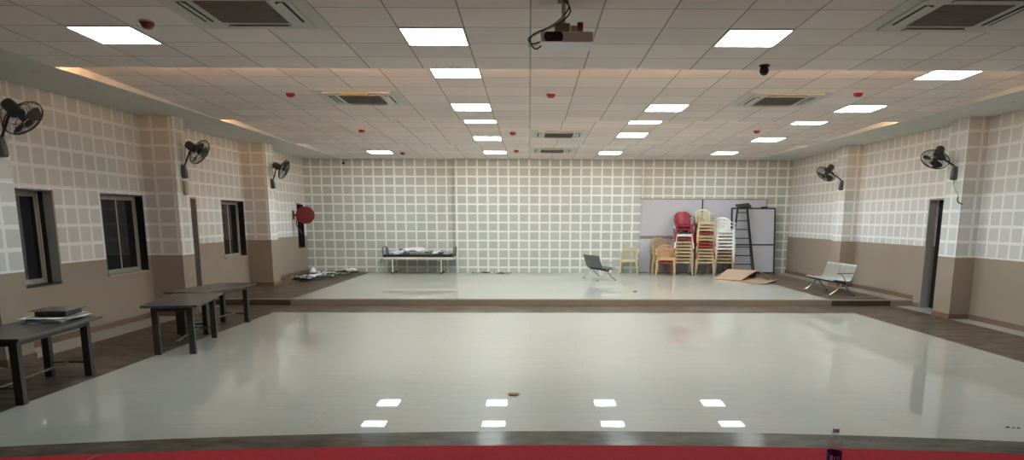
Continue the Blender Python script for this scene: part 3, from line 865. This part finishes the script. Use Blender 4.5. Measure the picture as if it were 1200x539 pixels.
# ------------------------------------------------------------------ plastic armchairs
def chair_parts(slatted):
    """moulded armchair facing -y, seat at 0.40, 0.75 tall"""
    P = []
    def seat_pt(u, v):
        y = -0.235 + 0.41 * v
        hw = 0.225 - 0.045 * v
        z = 0.405 - 0.022 * v - 0.016 * (1 - u * u) * sin(pi * min(1, v * 1.1))
        if v < 0.12: z -= 0.035 * ((0.12 - v) / 0.12) ** 2
        return (u * hw, y, z)
    rows = [[seat_pt(1 - 2 * j / 8, i / 9) for j in range(9)] for i in range(10)]
    sm = MB().sheet(rows, 0.006)
    sm.box(-0.215, 0.215, -0.238, -0.232, 0.335, 0.378)
    P.append(('seat', sm))
    def back_c(u, z):
        k = (z - 0.38) / 0.37
        hw = 0.185 + 0.055 * sin(pi * min(1, k * 0.62))
        y = 0.175 + 0.085 * k + 0.05 * (1 - u * u)
        return Vector((u * hw, y, z))
    def top_z(u): return 0.75 - 0.13 * abs(u) ** 3.2
    bm = MB()
    if slatted:
        rim = [back_c(-1, 0.38 + 0.03 * i) for i in range(8)]
        arch = [back_c(-1 + 2 * i / 16, top_z(-1 + 2 * i / 16)) for i in range(17)]
        path = [back_c(-1, 0.40), back_c(-1, 0.47), back_c(-1, 0.54)] + arch + [back_c(1, 0.54), back_c(1, 0.47), back_c(1, 0.40)]
        inner = []
        for i, p in enumerate(path):
            c = Vector((0, 0.21, 0.50)); q = p + (c - p).normalized() * 0.045
            inner.append(q)
        bm.sheet([[a, b] for a, b in zip(path, inner)], 0.007)
        for k in range(6):
            u = -0.70 + 1.40 * k / 5
            rows = []
            for i in range(5):
                z = 0.385 + (top_z(u * 1.1) - 0.025 - 0.385) * i / 4
                uu = u * (0.62 + 0.38 * i / 4)
                rows.append([back_c(uu - 0.055, z), back_c(uu + 0.055, z)])
            bm.sheet(rows, 0.006)
        bm.sheet([[back_c(-0.8 + 1.6 * j / 8, z) for j in range(9)] for z in (0.375, 0.415)], 0.006)
    else:
        rows = []
        for i in range(9):
            row = []
            for j in range(11):
                u = -1 + 2 * j / 10
                z = 0.40 + (top_z(u) - 0.40) * i / 8
                row.append(back_c(u, z))
            rows.append(row)
        bm.sheet(rows, 0.006)
    P.append(('backrest', bm))
    for s in (-1, 1):
        lg = MB(); rows = []
        for i in range(7):
            t = i / 6
            x = s * (0.236 + 0.040 * (1 - t)); y = -0.222 - 0.036 * (1 - t); z = 0.41 * t
            w = 0.032 + 0.020 * t
            rows.append([(x - s * w, y, z), (x, y, z), (x, y + w, z)])
        lg.sheet(rows if s > 0 else [list(reversed(q)) for q in rows], 0.004)
        P.append(('leg', lg))
        lg = MB(); rows = []
        for i in range(7):
            t = i / 6
            x = s * (0.196 + 0.040 * (1 - t)); y = 0.185 + 0.060 * (1 - t); z = 0.41 * t
            w = 0.032 + 0.020 * t
            rows.append([(x - s * w, y, z), (x, y, z), (x, y - w, z)])
        lg.sheet(rows if s < 0 else [list(reversed(q)) for q in rows], 0.004)
        P.append(('leg', lg))
        path = [(s * 0.236, -0.215, 0.405, 0), (s * 0.246, -0.222, 0.48, 0), (s * 0.254, -0.220, 0.55, .3), (s * 0.258, -0.19, 0.590, .8), (s * 0.262, -0.12, 0.603, 1), (s * 0.262, -0.02, 0.602, 1), (s * 0.258, 0.08, 0.600, 1), (s * 0.245, 0.16, 0.61, .8), (s * 0.226, 0.215, 0.64, .4)]
        rows = []
        for x, y, z, f in path:
            v = Vector((s * 0.024 * f, 0.024 * (1 - f), 0))
            p = Vector((x, y, z)); rows.append([p - v, p + v])
        P.append(('armrest', MB().sheet(rows, 0.006)))
    return P
_proto = {}
def armchair(x, y, z, rz, kind, label, group):
    key = kind
    if key not in _proto:
        r = thing('plastic_armchair', label, 'chair', group=group)
        slat = kind not in ('red_pl', 'rust_pl')
        for nm, mb in chair_parts(slat): mb.build(nm, M[kind], r)
        _proto[key] = r
    else:
        r = copy_tree(_proto[key]); r['label'] = label; r['group'] = group
    r.location = (x, y, z); r.rotation_euler = (0, 0, rz)
    return r
NUM = ['bottom', 'second', 'third', 'fourth', 'fifth', 'sixth', 'seventh', 'eighth', 'ninth', 'tenth', 'eleventh', 'twelfth', 'thirteenth']
CN = {'beige': 'beige', 'red_pl': 'red', 'rust_pl': 'dull red', 'white_pl': 'white', 'brown_pl': 'brown beige', 'tan_pl': 'tan orange', 'cream_pl': 'cream'}
def stack(x, y, rz, pitch, kinds, where, group, gap=0.0, ngap=0):
    rnd = random.Random(int(x * 100))
    for k, kd in enumerate(kinds):
        n_ = len(kinds)
        pos = 'topmost chair' if k == n_ - 1 else (NUM[k] + ' chair' + (' up' if k else ''))
        armchair(x, y, PH + k * pitch + (gap if k >= n_ - ngap else 0.0), rz, kd, '%s plastic armchair, %s %s' % (CN[kd], pos, where), group)
stack(4.30, 20.28, radians(-3), 0.092, ['beige'] * 7 + ['rust_pl', 'white_pl', 'red_pl', 'red_pl'], 'of the stack with red on top', 'chairs in the red topped stack', 0.085, 2)
stack(4.885, 20.28, radians(2), 0.089, ['beige'] * 5 + ['rust_pl', 'rust_pl', 'beige', 'beige', 'rust_pl', 'beige', 'beige', 'cream_pl'], 'of the tallest stack', 'chairs in the tallest stack')
stack(5.44, 20.30, radians(-2), 0.094, ['brown_pl'] * 4 + ['white_pl'] * 6, 'of the white topped stack beside the ladder', 'chairs in the white topped stack')
stack(3.74, 20.70, radians(4), 0.09, ['beige', 'beige', 'beige', 'beige'], 'of the short stack against the board', 'chairs in the short rear stack')
stack(3.80, 20.14, radians(-8), 0.09, ['tan_pl', 'tan_pl'], 'of the pair in front of the short stack', 'pair of chairs before the short stack')
for o in list(bpy.data.objects):
    if o.get('label') == 'tan orange plastic armchair, bottom chair of the pair in front of the short stack':
        o['label'] = 'tan orange plastic armchair with a dull red seat, bottom chair of the front pair'
        for ch in o.children:
            if ch.name.startswith('seat'):
                ch.data = ch.data.copy(); ch.data.materials[0] = M['rust_pl']; ch['label'] = 'dull red seat'
armchair(2.87, 20.72, PH, radians(-12), 'cream_pl', 'cream plastic armchair standing alone against the back wall', 'single chair')
bpy_single = [o for o in bpy.data.objects if o.get('group') == 'single chair']
for o in bpy_single: del o['group']

# ------------------------------------------------------------------ boards
r = thing('whiteboard', 'wide wall whiteboard of two panels behind the chair stacks', 'whiteboard', (5.0, YB, 1.17))
for x0, x1 in ((-1.84, -0.02), (0.02, 1.84)):
    MB().box(x0, x1, -0.022, -0.004, 0.02, 1.05).build('board_panel', M['board'], r)
f = MB()
f.box(-1.87, 1.87, -0.03, 0, 1.05, 1.08); f.box(-1.87, 1.87, -0.03, 0, -0.01, 0.02)
f.box(-1.87, -1.84, -0.03, 0, 0.02, 1.05); f.box(1.84, 1.87, -0.03, 0, 0.02, 1.05)
f.build('frame', M['board_frame'], r)
MB().box(-0.02, 0.02, -0.03, -0.002, 0.02, 1.05).build('divider', M['black_frame'], r)
r = thing('lower_board', 'pale panel standing on the platform under the wide whiteboard', 'board', (4.35, YB - 0.05, PH))
MB().box(-1.14, 1.3, -0.015, 0.02, 0.02, 0.98).build('board_panel', M['board'], r)
f = MB(); f.box(-1.17, 1.33, -0.025, 0.03, 0.98, 1.03); f.box(-1.17, -1.14, -0.02, 0.03, 0, 0.98); f.box(1.3, 1.33, -0.02, 0.03, 0, 0.98); f.box(-1.14, 1.3, -0.02, 0.03, 0, 0.02)
f.build('frame', M['board_frame'], r)
r = thing('leaning_board', 'tall black framed whiteboard leaning against the back wall behind the ladder', 'whiteboard', (6.43, 20.72, PH + 0.008))
r.rotation_euler = (radians(-6), 0, radians(1.0))
for z0, z1 in ((0.04, 0.80), (0.84, 1.83)):
    MB().box(-0.60, 0.60, -0.005, 0.02, z0, z1).build('board_panel', M['board'], r)
f = MB()
f.box(-0.64, -0.60, -0.012, 0.028, 0, 1.87); f.box(0.60, 0.64, -0.012, 0.028, 0, 1.87)
f.box(-0.60, 0.60, -0.012, 0.028, 0, 0.04); f.box(-0.60, 0.60, -0.012, 0.028, 1.83, 1.87); f.box(-0.60, 0.60, -0.012, 0.028, 0.80, 0.84)
f.build('frame', M['black_frame'], r)
c_ = MB(); c_.box(-0.33, -0.2, -0.015, 0.03, 1.87, 1.895); c_.box(0.22, 0.40, -0.015, 0.03, 1.87, 1.9)
c_.build('clip', M['black_frame'], r)

# ladder
r = thing('step_ladder', 'black step ladder with a top tray leaning by the chair stacks', 'ladder', (5.99, 20.22, PH))
zt = 1.86; lean = 0.30
def rail(s): return (s * 0.345, 0, 0.0), (s * 0.135, lean, zt)
for s in (-1, 1):
    a, b = rail(s); MB().bar(a, b, 0.045, 0.03, (0, 1, 0)).build('rail', M['ladder'], r)
for k, z in enumerate((0.30, 0.54, 0.78, 1.02, 1.26, 1.50, 1.73)):
    t = z / zt; hw = 0.345 - 0.21 * t - 0.012; y = lean * t
    MB().box(-hw, hw, y - 0.05, y + 0.04, z - 0.012, z + 0.012).build('step', M['ladder'], r)
bk = MB()
for s in (-1, 1): bk.bar((s * 0.33, 0.12, 0.0), (s * 0.13, lean + 0.03, zt - 0.05), 0.022, 0.022, (0, 1, 0))
bk.build('rear_rails', M['ladder'], r)
MB().obox((0.03, lean + 0.02, zt + 0.055), (1, 0, 0.10), (0, 1, 0.35), (0, -0.35, 1), 0.19, 0.15, 0.014).build('top_tray', M['ladder'], r)
MB().bar((-0.13, lean, zt), (-0.11, lean + .02, zt + 0.05), 0.03, 0.02, (0, 1, 0)).build('tray_post', M['ladder'], r)
MB().bar((0.13, lean, zt), (0.13, lean + .02, zt + 0.06), 0.03, 0.02, (0, 1, 0)).build('tray_post', M['ladder'], r)

# collapsed carton
r = thing('collapsed_carton', 'collapsed brown cardboard carton lying before the ladder', 'cardboard', (5.5, 18.5, PH))
def quad_sheet(p, th, n=5, sag=0.0):
    a, b, c, d = [Vector(q) - Vector((5.5, 18.5, PH)) for q in p]
    rows = []
    for i in range(n):
        t = i / (n - 1); row = []
        for j in range(n):
            u = j / (n - 1)
            q = (a * (1 - u) + b * u) * (1 - t) + (d * (1 - u) + c * u) * t
            q.z += -sag * sin(pi * t) * sin(pi * u)
            row.append(q)
        rows.append(row)
    return MB().sheet([list(reversed(q)) for q in rows], th)
quad_sheet([(4.83, 18.75, .140), (5.38, 18.20, .150), (6.02, 19.0, .345), (5.33, 19.30, .355)], 0.010, sag=0.01).build('large_flap', M['carton'], r)
quad_sheet([(6.03, 18.98, .343), (6.08, 18.90, .325), (6.28, 18.55, .142), (6.30, 18.95, .142)], 0.008).build('side_flap', M['carton'], r)
quad_sheet([(5.15, 18.26, .138), (5.62, 17.30, .138), (6.24, 18.20, .138), (6.05, 19.2, .138)], 0.008, sag=-0.006).build('base_flap', M['carton_in'], r)
quad_sheet([(5.60, 17.30, .146), (5.72, 17.22, .165), (6.30, 18.10, .185), (6.20, 18.16, .15)], 0.007).build('folded_edge', M['carton'], r)
quad_sheet([(5.33, 19.32, .350), (6.02, 19.02, .340), (6.20, 19.65, .140), (5.45, 19.95, .140)], 0.008).build('rear_flap', M['carton'], r)

# ------------------------------------------------------------------ two seat steel benches
def bench(x, y, rz, m_seat, label, gap):
    """faces -y locally"""
    r = thing('steel_bench', label, 'bench', (x, y, PH), rz, 'two seat steel benches')
    hw = gap; r.scale = (0.85, 0.85, 0.77)
    MB().box(-hw - .06, hw + .06, -0.03, 0.05, 0.315, 0.375).build('beam', M['bench_beam'], r)
    MB().box(-hw - .02, hw + .02, -0.20, 0.15, 0.365, 0.385).build('seat_frame', M['bench_beam'], r)
    for s in (-1, 1):
        x0, x1 = (-(hw + .03), -0.01) if s < 0 else (0.01, hw + .03)
        prof = [(-0.27, 0.405), (-0.255, 0.425), (-0.20, 0.428), (-0.08, 0.405), (0.06, 0.390), (0.14, 0.392), (0.175, 0.425), (0.20, 0.50), (0.235, 0.62), (0.27, 0.74), (0.285, 0.80), (0.305, 0.815)]
        MB().sheet([[(x0 + (x1 - x0) * j / 4, yy, zz) for j in range(5)] for yy, zz in prof], 0.006).build('seat_shell', m_seat, r)
    for s in (-1, 1):
        lx = s * (hw - 0.04)
        lg = MB()
        lg.tube(curve_pts([(lx, -0.29, 0.022), (lx, -0.15, 0.14), (lx, -0.05, 0.27), (lx, 0.0, 0.33)]), [0.018] * 6 + [0.02] * 6 + [0.024] * 7, 8)
        lg.tube(curve_pts([(lx, 0.29, 0.022), (lx, 0.17, 0.14), (lx, 0.07, 0.27), (lx, 0.02, 0.33)]), [0.018] * 6 + [0.02] * 6 + [0.024] * 7, 8)
        lo_ = lg.build('leg', M['chrome'], r)
        for yy in (-0.29, 0.29):
            MB().lathe((lx, yy, 0.0), (0, 0, 1), [(0.024, 0), (0.024, 0.015), (0.012, 0.024)], 12).build('foot', M['slot'], lo_)
        ax = s * (hw + 0.055)
        MB().tube(curve_pts([(ax, 0.05, 0.34), (ax, 0.0, 0.45), (ax, -0.10, 0.585), (ax, -0.20, 0.60), (ax, -0.05, 0.605), (ax, 0.19, 0.61)]), 0.014, 8).build('armrest', M['chrome'], r)
    return r
bench(1.82, 18.68, radians(90 + 19), M['steel_dark'], 'dark steel two seat bench turned away on the platform near the chairs', 0.56)
bench(6.40, 15.28, radians(-90 + 2), M['steel'], 'silver steel two seat bench on the platform by the right wall', 0.76)

# ------------------------------------------------------------------ examination bed
r = thing('examination_bed', 'cream framed examination bed with a black mattress against the back wall', 'bed', (-3.12, 20.68, PH))
fr = MB()
hx, hy = 1.0, 0.33
fr.box(-hx, hx, -hy, -hy + 0.04, 0.41, 0.47); fr.box(-hx, hx, hy - 0.04, hy, 0.41, 0.47)
fr.box(-hx, -hx + .04, -hy + .04, hy - .04, 0.41, 0.47); fr.box(hx - .04, hx, -hy + .04, hy - .04, 0.41, 0.47)
fr.build('bed_frame', M['bed_white'], r, bevel=0.004)
MB().box(-hx + .01, hx - .03, -hy + 0.005, hy - 0.01, 0.47, 0.54).build('mattress', M['mattress'], r, bevel=0.012)
for sx in (-0.74, 0.63):
    for sy in (-1, 1):
        yy = sy * (hy - 0.04)
        lg = MB().tube([(sx, yy, 0.42), (sx, yy, 0.05)], 0.02, 10)
        lg.bar((sx - 0.10, yy, 0.415), (sx, yy, 0.36), 0.02, 0.02); lg.bar((sx + 0.10, yy, 0.415), (sx, yy, 0.36), 0.02, 0.02)
        lo_ = lg.build('leg', M['bed_white'], r)
        MB().lathe((sx, yy - 0.015, 0.028), (0, 1, 0), [(0.028, 0), (0.028, 0.03)], 14).build('caster', M['slot'], lo_)
for sx in (-1, 1):
    x0 = sx * (hx - 0.02)
    MB().tube(curve_pts([(x0, -hy + .03, 0.46), (x0 + sx * .02, -hy + .03, 0.66), (x0 + sx * .02, -hy + .10, 0.74), (x0 + sx * .02, hy - .10, 0.74), (x0 + sx * .02, hy - .03, 0.66), (x0, hy - .03, 0.46)]), 0.018, 8).build('head_rail' if sx < 0 else 'foot_rail', M['steel_dark'], r)
MB().tube([(-0.85, -hy, 0.44), (-0.85, -hy + .05, 0.44), ], 0.01, 8).build('crank_socket', M['tube'], r)
MB().tube(curve_pts([(-1.0, -hy - .01, 0.42), (-1.03, -hy - .03, 0.40), (-1.03, -hy - .03, 0.33), (-1.08, -hy - .03, 0.32)]), 0.009, 8).build('crank', M['tube'], r)
MB().tube(curve_pts([(-0.9, -hy + .03, 0.49), (-0.9, -hy + .03, 0.70), (-0.86, -hy + .04, 0.73), (-0.84, -hy + .05, 0.64), (-0.84, -hy + .05, 0.50)]), 0.012, 8).build('side_loop', M['steel_dark'], r)
BZ = PH + 0.542
bedstuff = [
    (-3.66, 20.60, 0.34, 0.46, 0.9, 'paper', 0.08, 0.000, 0.03, 'white sheet hanging loosely at the left of the bed papers'),
    (-3.46, 20.58, 0.42, 0.40, 0.3, 'paper', 0.09, 0.015, 0.04, 'white sheet in the left pile on the bed'),
    (-3.30, 20.50, 0.50, 0.24, -0.1, 'paper_grey', 0.04, 0.030, 0.03, 'grey sheet under the white papers on the bed'),
    (-3.24, 20.66, 0.66, 0.42, 0.05, 'paper', 0.09, 0.075, 0.04, 'largest white sheet at the top of the bed pile'),
    (-2.64, 20.62, 0.36, 0.30, -0.1, 'paper', 0.05, 0.010, 0.06, 'small white sheet at the right of the bed'),
    (-2.40, 20.62, 0.40, 0.34, 0.15, 'paper_grey', 0.04, 0.000, 0.03, 'grey crumpled sheet at the right end of the bed'),
]
for k, (x, y, w, l, a, m_, amp, dz, lf, lab) in enumerate(bedstuff):
    tag(crumple(x, y, BZ + dz, w, l, a, amp, 20 + k, lift=lambda u, v, q=lf: q * sin(pi * u) * sin(pi * v)).build('paper_sheet', M[m_]), lab, 'paper', 'papers on the bed')
for k, (x, y, w, lab) in enumerate([(-2.90, 20.50, 0.10, 'black crumpled scrap at the middle of the bed'), (-2.80, 20.60, 0.13, 'black scrap beside the small white sheet on the bed'), (-2.50, 20.46, 0.09, 'black scrap at the right of the bed papers'), (-3.66, 20.8, 0.10, 'black scrap behind the left white sheet on the bed')]):
    tag(crumple(x, y, BZ + (0.03 if k < 3 else 0.10), w, w * 1.6, 0.7 * k, 0.05, 40 + k).build('black_scrap', M['paper_dark']), lab, 'scrap', 'black scraps on the bed')

# ------------------------------------------------------------------ papers and strips on the platform
rnd = random.Random(11)
pile = []
def in_pile():
    # an elongated heap along the left border of the platform
    t = rnd.random()
    return (-5.74 + 0.52 * t + rnd.uniform(-.12, .22), 17.9 + 2.2 * t + rnd.uniform(-.35, .35))
for k in range(34):
    x, y = in_pile()
    m_ = ['paper_dark', 'paper', 'paper_grey', 'paper', 'paper_dark', 'paper_tan'][k % 6]
    if m_ == 'paper_dark': w, l, amp = rnd.uniform(.10, .18), rnd.uniform(.35, .60), 0.06
    else: w, l, amp = rnd.uniform(.12, .22), rnd.uniform(.22, .40), 0.07
    a = rnd.uniform(0.9, 2.2)
    nm = 'dark_strip' if m_ == 'paper_dark' else 'paper_sheet'
    col = {'paper_dark': 'dark strip', 'paper': 'white torn sheet', 'paper_grey': 'grey torn sheet', 'paper_tan': 'tan torn sheet'}[m_]
    tag(crumple(x, y, PH + 0.006 + 0.003 * k, w, l, a, amp, 60 + k, nx=4, ny=6).build(nm, M[m_]), col + ' in the paper heap by the left corner of the platform', 'paper', '%ss in the left paper heap' % col)
o = crumple(-5.78, 19.30, PH + 0.008, 0.22, 0.30, 0.3, 0.05, 99, lift=lambda u, v: 0.22 * sin(pi * u) * sin(pi * v))
tag(o.build('crumpled_paper', M['paper']), 'white crumpled paper standing up at the back of the paper heap', 'paper')
for k, (x, y, w, l, a, m_, lab) in enumerate([
        (-1.22, 20.55, .12, .30, 1.5, 'paper_dark', 'dark scrap left of the white one by the centre wall'), (-1.02, 20.42, .14, .18, 1.3, 'paper', 'small white scrap on the platform by the centre wall'),
        (-0.82, 20.48, .10, .42, 1.6, 'paper_dark', 'long dark strip right of the white scrap by the centre wall'), (-1.52, 20.58, .10, .22, 1.2, 'paper_grey', 'grey scrap nearest the bed by the centre wall'),
        (-0.62, 20.5, .12, .2, 1.9, 'paper_tan', 'tan scrap at the right end of the litter by the centre wall')]):
    tag(crumple(x, y, PH + 0.006, w, l, a, 0.045, 140 + k, nx=4, ny=5).build('floor_scrap', M[m_]), lab, 'scrap', 'scraps at the foot of the centre wall')
o = MB().lathe((2.28, 15.42, PH), (0, 0, 1), [(0.035, 0), (0.045, 0.008), (0.03, 0.018), (0.008, 0.022)], 9)
tag(o.build('floor_speck', M['debris']), 'tiny dark crumb near the platform edge', 'debris')

# ------------------------------------------------------------------ small things on the hall floor and the stage
sp = MB(); rows = []
vs = []
rr_ = random.Random(5)
prof = [(0.036, 0.0), (0.046, 0.006), (0.048, 0.014), (0.040, 0.023), (0.022, 0.028), (0.004, 0.029)]
base = MB().lathe((0, 0, 0), (0, 0, 1), prof, 18)
base.v = [(x * 1.15 * (1 + .06 * sin(5 * x * 60)), y * 0.8, z) for x, y, z in base.v]
o = base.build('biscuit', M['soap']); o.location = (-0.15, 6.72, 0.0)
tag(o, 'small round yellow brown lump on the pale floor', 'biscuit')
for k, (x, y, s_) in enumerate([(3.915, 5.63, 1.0), (3.955, 5.62, 0.7), (3.99, 5.61, 0.8)]):
    b2 = MB().lathe((0, 0, 0), (0, 0, 1), [(0.010, 0), (0.013, 0.004), (0.006, 0.009)], 8)
    b2.v = [(a * 1.4 * s_, b * .8 * s_, c * s_) for a, b, c in b2.v]
    o = b2.build('dirt_crumb', M['debris']); o.location = (x, y, 0)
    tag(o, 'tiny dark crumb on the pale floor at the right edge', 'debris', 'dark crumbs on the floor at the right')

r = thing('water_bottle', 'clear plastic water bottle with a blue label on the red stage', 'bottle', (1.605, 3.60, 0.34))
outer = [(0.028, 0.0), (0.036, 0.004), (0.0375, 0.02), (0.036, 0.03), (0.0375, 0.045), (0.0365, 0.055), (0.0375, 0.07), (0.0375, 0.135), (0.036, 0.145), (0.0375, 0.155), (0.036, 0.168), (0.0365, 0.180), (0.034, 0.198), (0.028, 0.215), (0.018, 0.228), (0.0135, 0.234), (0.0135, 0.243)]
inner = [(r_ - 0.001, z) for r_, z in reversed(outer) if z > 0.003]
bt = MB(); n = 28
prof = outer
bt.lathe((0, 0, 0), (0, 0, 1), [(0.0005, 0.001)] + prof, n, cap=False)
bt.build('bottle_body', M['pet'], r)
lb = MB().lathe((0, 0, 0), (0, 0, 1), [(0.0379, 0.072), (0.0382, 0.073), (0.0382, 0.132), (0.0379, 0.133)], 28, cap=False)
lbo = lb.build('label', M['label_blue'], r)
pr_ = MB()
def label_patch(a0, a1, z0, z1):
    m_ = 6; rows = []
    for zz in (z0, z1):
        rows.append([(sin(a0 + (a1 - a0) * k / m_) * 0.0385, -cos(a0 + (a1 - a0) * k / m_) * 0.0385, zz) for k in range(m_ + 1)])
    pr_.sheet(rows, 0.0003)
label_patch(-0.95, -0.55, 0.085, 0.120)
for a0 in (-0.40, -0.05, 0.22): label_patch(a0, a0 + 0.11, 0.085, 0.117)
label_patch(-0.12, 0.20, 0.110, 0.117)
pr_.build('label_print', M['label_white'], lbo)
MB().lathe((0, 0, 0.238), (0, 0, 1), [(0.0155, 0), (0.0158, 0.003), (0.0152, 0.017), (0.013, 0.0195), (0.004, 0.02)], 24).build('cap', M['cap'], r)
o = MB().tube(curve_pts([(-2.46, 3.84, 0.342), (-2.445, 3.88, 0.348), (-2.44, 3.92, 0.342)]), 0.002, 5)
tag(o.build('white_thread', M['cable_white']), 'short white thread on the red carpet at left', 'thread')
